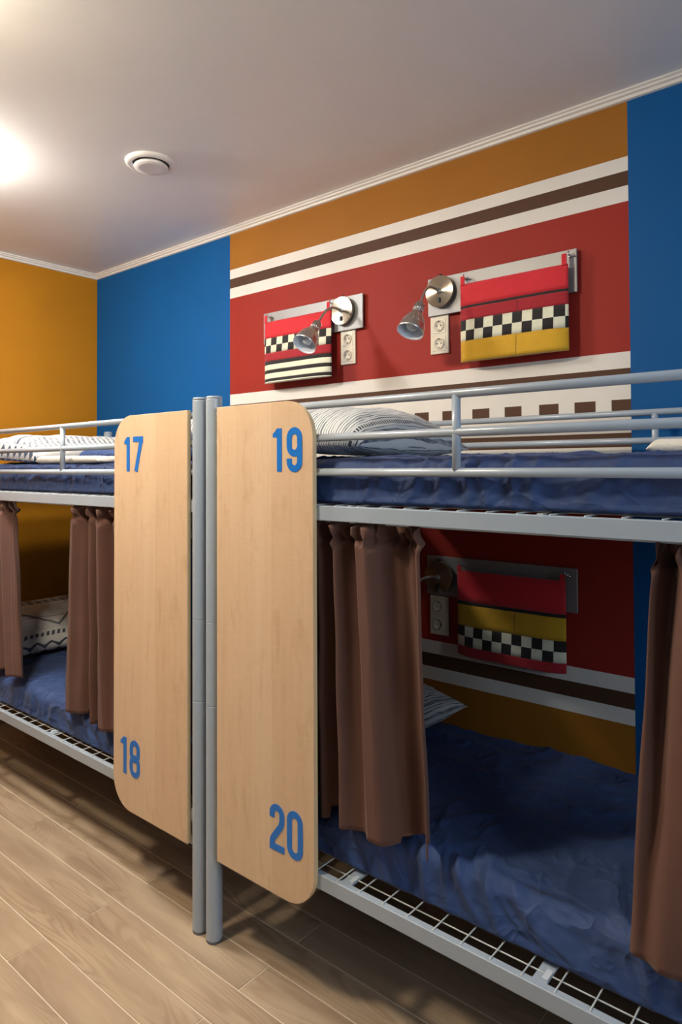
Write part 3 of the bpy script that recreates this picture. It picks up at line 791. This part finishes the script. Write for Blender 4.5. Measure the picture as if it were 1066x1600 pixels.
def reading_lamp(x, z, neck, mouth, label):
    """round wall base on the plate, bent stem, ribbed bell shade with its mouth open towards the room"""
    t = thing('reading_lamp', label, 'lamp', (x, 2.34, z-0.0635), 'reading lamps over the bunks')
    R_ = 0.0635
    bm = bmesh.new(); lathe(bm, [(R_*0.93, 0), (R_*0.93, 0.010), (R_*0.98, 0.0105), (R_, 0.0115), (R_, 0.012), (R_, 0.0222), (R_*0.992, 0.0232), (R_*0.985, 0.0234), (R_*0.5, 0.0236), (R_*0.1, 0.0238), (0, 0.0238)], (x, 2.340, z), (0, -1, 0), 64)
    for f in bm.faces: f.smooth = abs(f.normal.y) < 0.5
    b = obj('wall_base', bm, M['disc'], t)
    bm = bmesh.new(); box(bm, x-0.006, x+0.006, 2.3115, 2.318, z-0.046, z-0.026, bev=0.001); box(bm, x-0.004, x+0.004, 2.309, 2.312, z-0.040, z-0.031, bev=0.0005)
    obj('switch', bm, M['black'], b)
    bm = bmesh.new(); tube(bm, [(x, 2.330, z+R_*0.9), (x, 2.330, z+R_+0.006)], 0.005, 10); lathe(bm, [(0.007, 0), (0.007, 0.004), (0.004, 0.006)], (x, 2.330, z+R_+0.002), (0, 0, 1), 12)
    obj('set_screw', bm, M['black'], b)
    nk, mo = Vector(neck), Vector(mouth); d = (mo-nk).normalized()
    s0 = Vector((x, 2.317, z))
    stem = bmesh.new(); path = bezier(s0, s0+Vector((0, -0.085, 0.018)), nk-d*0.075, nk+d*0.004)
    tube(stem, path, [0.0052]*len(path), 10)
    lathe(stem, [(0.011, 0), (0.0105, 0.004), (0.007, 0.008)], s0+Vector((0, 0.0005, 0)), (0, -1, 0), 16)
    obj('stem', stem, M['head'], t)
    Lh = (mo-nk).length; Ro = 0.0525
    # shade: lamp-holder neck with ribs, then a bell
    bm = bmesh.new()
    lathe(bm, [(0.008, 0), (0.0165, 0.002), (0.0185, 0.006), (0.0195, Lh*0.30), (0.017, Lh*0.33), (0.022, Lh*0.37), (0.031, Lh*0.47), (0.040, Lh*0.60), (0.047, Lh*0.76), (0.051, Lh*0.92), (Ro, Lh),
               (Ro-0.0015, Lh), (0.0495, Lh*0.92), (0.0455, Lh*0.76), (0.0385, Lh*0.60), (0.029, Lh*0.47), (0.019, Lh*0.40), (0, Lh*0.39)], nk, d, 48, cap0=True, cap1=False)
    for f in bm.faces:
        c = f.calc_center_median()-nk; tt = c.dot(d); rr = (c-d*tt).length
        if f.normal.dot(c-d*tt) < 0 and tt > Lh*0.38: f.material_index = 1
    sh = obj('shade', bm, [M['head'], M['reflector']], t)
    bm = bmesh.new(); a, bb = frame_for(d)
    for k in range(14):
        e = math.cos(2*PI*k/14)*a+math.sin(2*PI*k/14)*bb
        tube(bm, [nk+d*0.008+e*0.0185, nk+d*Lh*0.29+e*0.0195], 0.0016, 6)
        tube(bm, [nk+d*Lh*0.385+e*0.0232, nk+d*Lh*0.47+e*0.0310, nk+d*Lh*0.60+e*0.040, nk+d*Lh*0.74+e*0.0462], [0.0006, 0.0014, 0.0016, 0.0006], 6)
    obj('rib', bm, M['head'], sh)
    bm = bmesh.new(); lathe(bm, [(0.010, Lh*0.40), (0.012, Lh*0.52), (0.021, Lh*0.66), (0.024, Lh*0.76), (0.021, Lh*0.86), (0.011, Lh*0.92), (0, Lh*0.935)], nk, d, 28)
    obj('bulb', bm, M['bulb'], t)
    return t

def socket_pair(x, z0, label):
    W2, H = 0.0425, 0.157
    t = thing('wall_socket', label, 'socket', (x, Y_BACK, z0), 'double wall sockets')
    obj('cover_plate', B(x-W2, x+W2, 2.351, Y_BACK, z0, z0+H, bev=0.003, seg=2), M['socket'], t)
    for k in (0, 1):
        zc = z0+H*(0.27+0.46*k)
        bm = bmesh.new()
        box(bm, x-0.031, x+0.031, 2.3495, 2.352, zc-0.031, zc+0.031, bev=0.0015)
        lathe(bm, [(0.0235, 0), (0.0235, 0.0045), (0.020, 0.0048), (0.0195, 0.0012), (0, 0.0010)], (x, 2.3500, zc), (0, -1, 0), 28, cap0=False)
        o = obj('outlet', bm, M['socket'], t)
        bm = bmesh.new()
        for dx in (-0.0095, 0.0095): lathe(bm, [(0.0027, 0), (0.0027, 0.0022)], (x+dx, 2.3500, zc), (0, -1, 0), 10)
        for dz in (-0.0185, 0.0185): box(bm, x-0.003, x+0.003, 2.3455, 2.3495, zc+dz-0.002, zc+dz+0.002)
        obj('contact_hole', bm, M['socket_dark'], o)
    return t

def cloth_panel(x0, x1, z0, z1, depth, sag, mi_fn, nx=44, nz=16, seed=0.0, yb=2.316):
    """a soft panel with its own thickness: front bulges by depth(z), side edges slightly drawn in"""
    bm = bmesh.new(); rows = []
    zs = [z0+(z1-z0)*j/nz for j in range(nz+1)]
    for sgn in (0, 1):
        rr = []
        for z in zs:
            r_ = []
            for i in range(nx+1):
                t = i/nx; x = x0+(x1-x0)*t
                bul = depth(z)*(1-abs(2*t-1)**6)
                y = yb-0.003-bul + 0.0012*noise.noise(Vector((x*12+seed, z*12, 0))) if sgn == 0 else yb
                dz = -sag*(1-(2*t-1)**2)
                r_.append(bm.verts.new((x, y, z+dz)))
            rr.append(r_)
        rows.append(rr)
    for j in range(nz):
        for i in range(nx):
            f = bm.faces.new((rows[0][j][i], rows[0][j][i+1], rows[0][j+1][i+1], rows[0][j+1][i])); f.material_index = mi_fn((i+0.5)/nx, (zs[j]+zs[j+1])/2); f.smooth = True
            f = bm.faces.new((rows[1][j][i+1], rows[1][j][i], rows[1][j+1][i], rows[1][j+1][i+1])); f.material_index = mi_fn((i+0.5)/nx, (zs[j]+zs[j+1])/2)
    for j in range(nz):
        for i in (0, nx):
            f = bm.faces.new((rows[0][j][i], rows[0][j+1][i], rows[1][j+1][i], rows[1][j][i])); f.material_index = mi_fn(min(max(i/nx, 0.01), 0.99), (zs[j]+zs[j+1])/2)
    for i in range(nx):
        for j in (0, nz):
            f = bm.faces.new((rows[0][j][i], rows[1][j][i], rows[1][j][i+1], rows[0][j][i+1])); f.material_index = mi_fn((i+0.5)/nx, zs[j]+(1e-4 if j == 0 else -1e-4))
    bmesh.ops.recalc_face_normals(bm, faces=bm.faces)
    return bm

def organizer(x0, x1, bands, hooks, label, ncheck=11, shift=0.0, seams=()):
    """bands: (part name, z_top, z_bottom, kind)"""
    ztop, zbot = bands[0][1], bands[-1][2]
    t = thing('hanging_organizer', label, 'organizer', ((x0+x1)/2, 2.316, zbot), 'fabric organisers hung on hooks')
    H = ztop-zbot
    depth = lambda z: 0.004+0.026*min(1.0, max(0.0, (ztop-z)/H))**1.2
    cm = {'red': 'bag_red', 'yellow': 'bag_yellow', 'black': 'bag_black', 'cream': 'bag_cream', 'dark': 'bag_dark'}
    for k, (nm, a, b, kind) in enumerate(bands):
        if kind == 'check':
            def mi(u, z, a=a, b=b): return (int(math.floor(u*ncheck+shift))+(0 if z > (a+b)/2 else 1)) % 2
            bm = cloth_panel(x0, x1, b, a, depth, 0.0, mi, nx=ncheck*8, nz=4, seed=k)
            obj(nm, bm, [M['bag_black'], M['bag_cream']], t)
        else:
            bm = cloth_panel(x0, x1, b, a, depth, 0.0, lambda u, z: 0, nz=5, seed=k)
            o = obj(nm, bm, M[cm[kind]], t)
    for hx, hz in hooks:
        bm = bmesh.new(); y = 2.322
        box(bm, hx-0.009, hx+0.009, 2.308, 2.3115, ztop-0.004, hz+0.004, bev=0.0008)
        obj('hanging_loop', bm, M['bag_red'], t)
    for xs, za, zb in seams:
        bm = bmesh.new(); pts = [(xs, 2.316-0.0032-depth(za+(zb-za)*i/8), za+(zb-za)*i/8) for i in range(9)]
        tube(bm, pts, 0.0008, 5); obj('seam', bm, M['bag_black'], t)
    return t

# top bunk numbered 19
wall_plate(-1.478, -0.863, 2.095, 2.249, [(-1.300, 2.219), (-0.884, 2.224)], 'steel plate behind the yellow bottomed organizer, upper right')
reading_lamp(-1.411, 2.186, (-1.411, 2.180, 2.112), (-1.418, 2.118, 1.992), 'steel reading lamp left of the organizer with a yellow bottom')
socket_pair(-1.432, 1.940, 'double cream socket under the upper lamp beside the yellow bottomed organizer')
organizer(-1.312, -0.884, [('flap', 2.192, 2.105, 'red'), ('trim_band', 2.105, 2.096, 'black'), ('pocket_top', 2.096, 2.049, 'dark'), ('checked_band', 2.049, 1.967, 'check'), ('pocket', 1.967, 1.887, 'yellow')],
          [(-1.300, 2.219), (-0.896, 2.224)], 'red organizer with a checked band and mustard yellow bottom', 11, 0.3, [(-1.07, 2.094, 2.051), (-1.07, 1.965, 1.889)])
# top bunk numbered 17
wall_plate(-2.448, -1.817, 2.099, 2.253, [(-2.398, 2.228), (-1.990, 2.232)], 'steel plate behind the organizer with black and cream stripes')
reading_lamp(-1.923, 2.186, (-1.921, 2.160, 2.106), (-1.922, 2.072, 1.998), 'steel reading lamp in front of the black and cream striped organizer')
socket_pair(-1.912, 1.946, 'double cream socket beside the black and cream striped organizer')
organizer(-2.412, -1.979, [('flap', 2.198, 2.116, 'red'), ('checked_band', 2.116, 2.042, 'check'), ('middle_band', 2.042, 2.001, 'dark'), ('stripe', 2.001, 1.983, 'black'), ('stripe', 1.983, 1.957, 'cream'),
          ('stripe', 1.957, 1.940, 'black'), ('stripe', 1.940, 1.914, 'cream'), ('stripe', 1.914, 1.900, 'black'), ('stripe', 1.900, 1.895, 'cream')],
          [(-2.400, 2.228), (-1.992, 2.232)], 'red organizer with a checked band above black and cream stripes', 11, 0.6)
# lower bunk numbered 20
wall_plate(-1.492, -0.874, 0.966, 1.121, [(-1.325, 1.094), (-0.910, 1.098)], 'steel plate in the dark lower bunk numbered 20')
reading_lamp(-1.427, 1.040, (-1.50, 2.215, 0.985), (-1.545, 2.145, 0.89), 'reading lamp half behind the curtain in the lower bunk')
socket_pair(-1.443, 0.802, 'double cream socket half behind the curtain in the lower bunk')
organizer(-1.335, -0.906, [('flap', 1.078, 0.962, 'red'), ('trim_band', 0.962, 0.950, 'black'), ('pocket', 0.950, 0.869, 'yellow'), ('checked_band', 0.869, 0.793, 'check'), ('hem_band', 0.793, 0.757, 'dark')],
          [(-1.325, 1.094), (-0.916, 1.098)], 'red organizer in the dark lower bunk with yellow above its checks', 11, 0.0, [(-1.09, 0.948, 0.871)])

# ------------------------------------------------------------------ ceiling things
vx, vy = -2.372, 1.626
t = thing('air_valve', 'round white air valve set in the ceiling', 'vent', (vx, vy, Z_CEIL))
bm = bmesh.new(); lathe(bm, [(0.104, 0), (0.103, 0.006), (0.096, 0.013), (0.086, 0.015), (0.076, 0.012), (0.074, 0.001)], (vx, vy, Z_CEIL), (0, 0, -1), 56, cap0=False, cap1=False); obj('ring', bm, M['vent'], t)
bm = bmesh.new(); lathe(bm, [(0.0745, 0.0), (0.0745, 0.004), (0, 0.004)], (vx, vy, Z_CEIL), (0, 0, -1), 48); obj('throat', bm, M['black'], t)
bm = bmesh.new(); lathe(bm, [(0.055, 0.004), (0.066, 0.014), (0.070, 0.020), (0.067, 0.025), (0.045, 0.027), (0.025, 0.0255), (0, 0.025)], (vx, vy, Z_CEIL), (0, 0, -1), 48); obj('valve_disc', bm, M['vent'], t)

def ceiling_lamp(x, y, label, color, strength):
    t = thing('ceiling_lamp', label, 'lamp', (x, y, Z_CEIL))
    bm = bmesh.new(); lathe(bm, [(0.150, 0), (0.150, 0.020), (0.140, 0.024)], (x, y, Z_CEIL), (0, 0, -1), 48); obj('base_ring', bm, M['vent'], t)
    n = NT('lit opal glass'); n.base((0.9, 0.85, 0.75, 1)); n.set(Emission_Color=color, Emission_Strength=strength)
    bm = bmesh.new(); lathe(bm, [(0.138, 0.024)]+[(0.138*math.cos(math.radians(a)), 0.024+0.075*math.sin(math.radians(a))) for a in range(10, 90, 10)]+[(0, 0.099)], (x, y, Z_CEIL), (0, 0, -1), 36)
    obj('opal_dome', bm, n.m, t)
ceiling_lamp(-2.92, 0.955, 'lit opal dome lamp on the ceiling past the left edge', (1.0, 0.965, 0.92, 1), LAMP_STRENGTH)
ceiling_lamp(-1.86, 0.40, 'lit warm opal dome lamp on the ceiling past the upper left corner', (1.0, 0.86, 0.66, 1), LAMP2_STRENGTH)
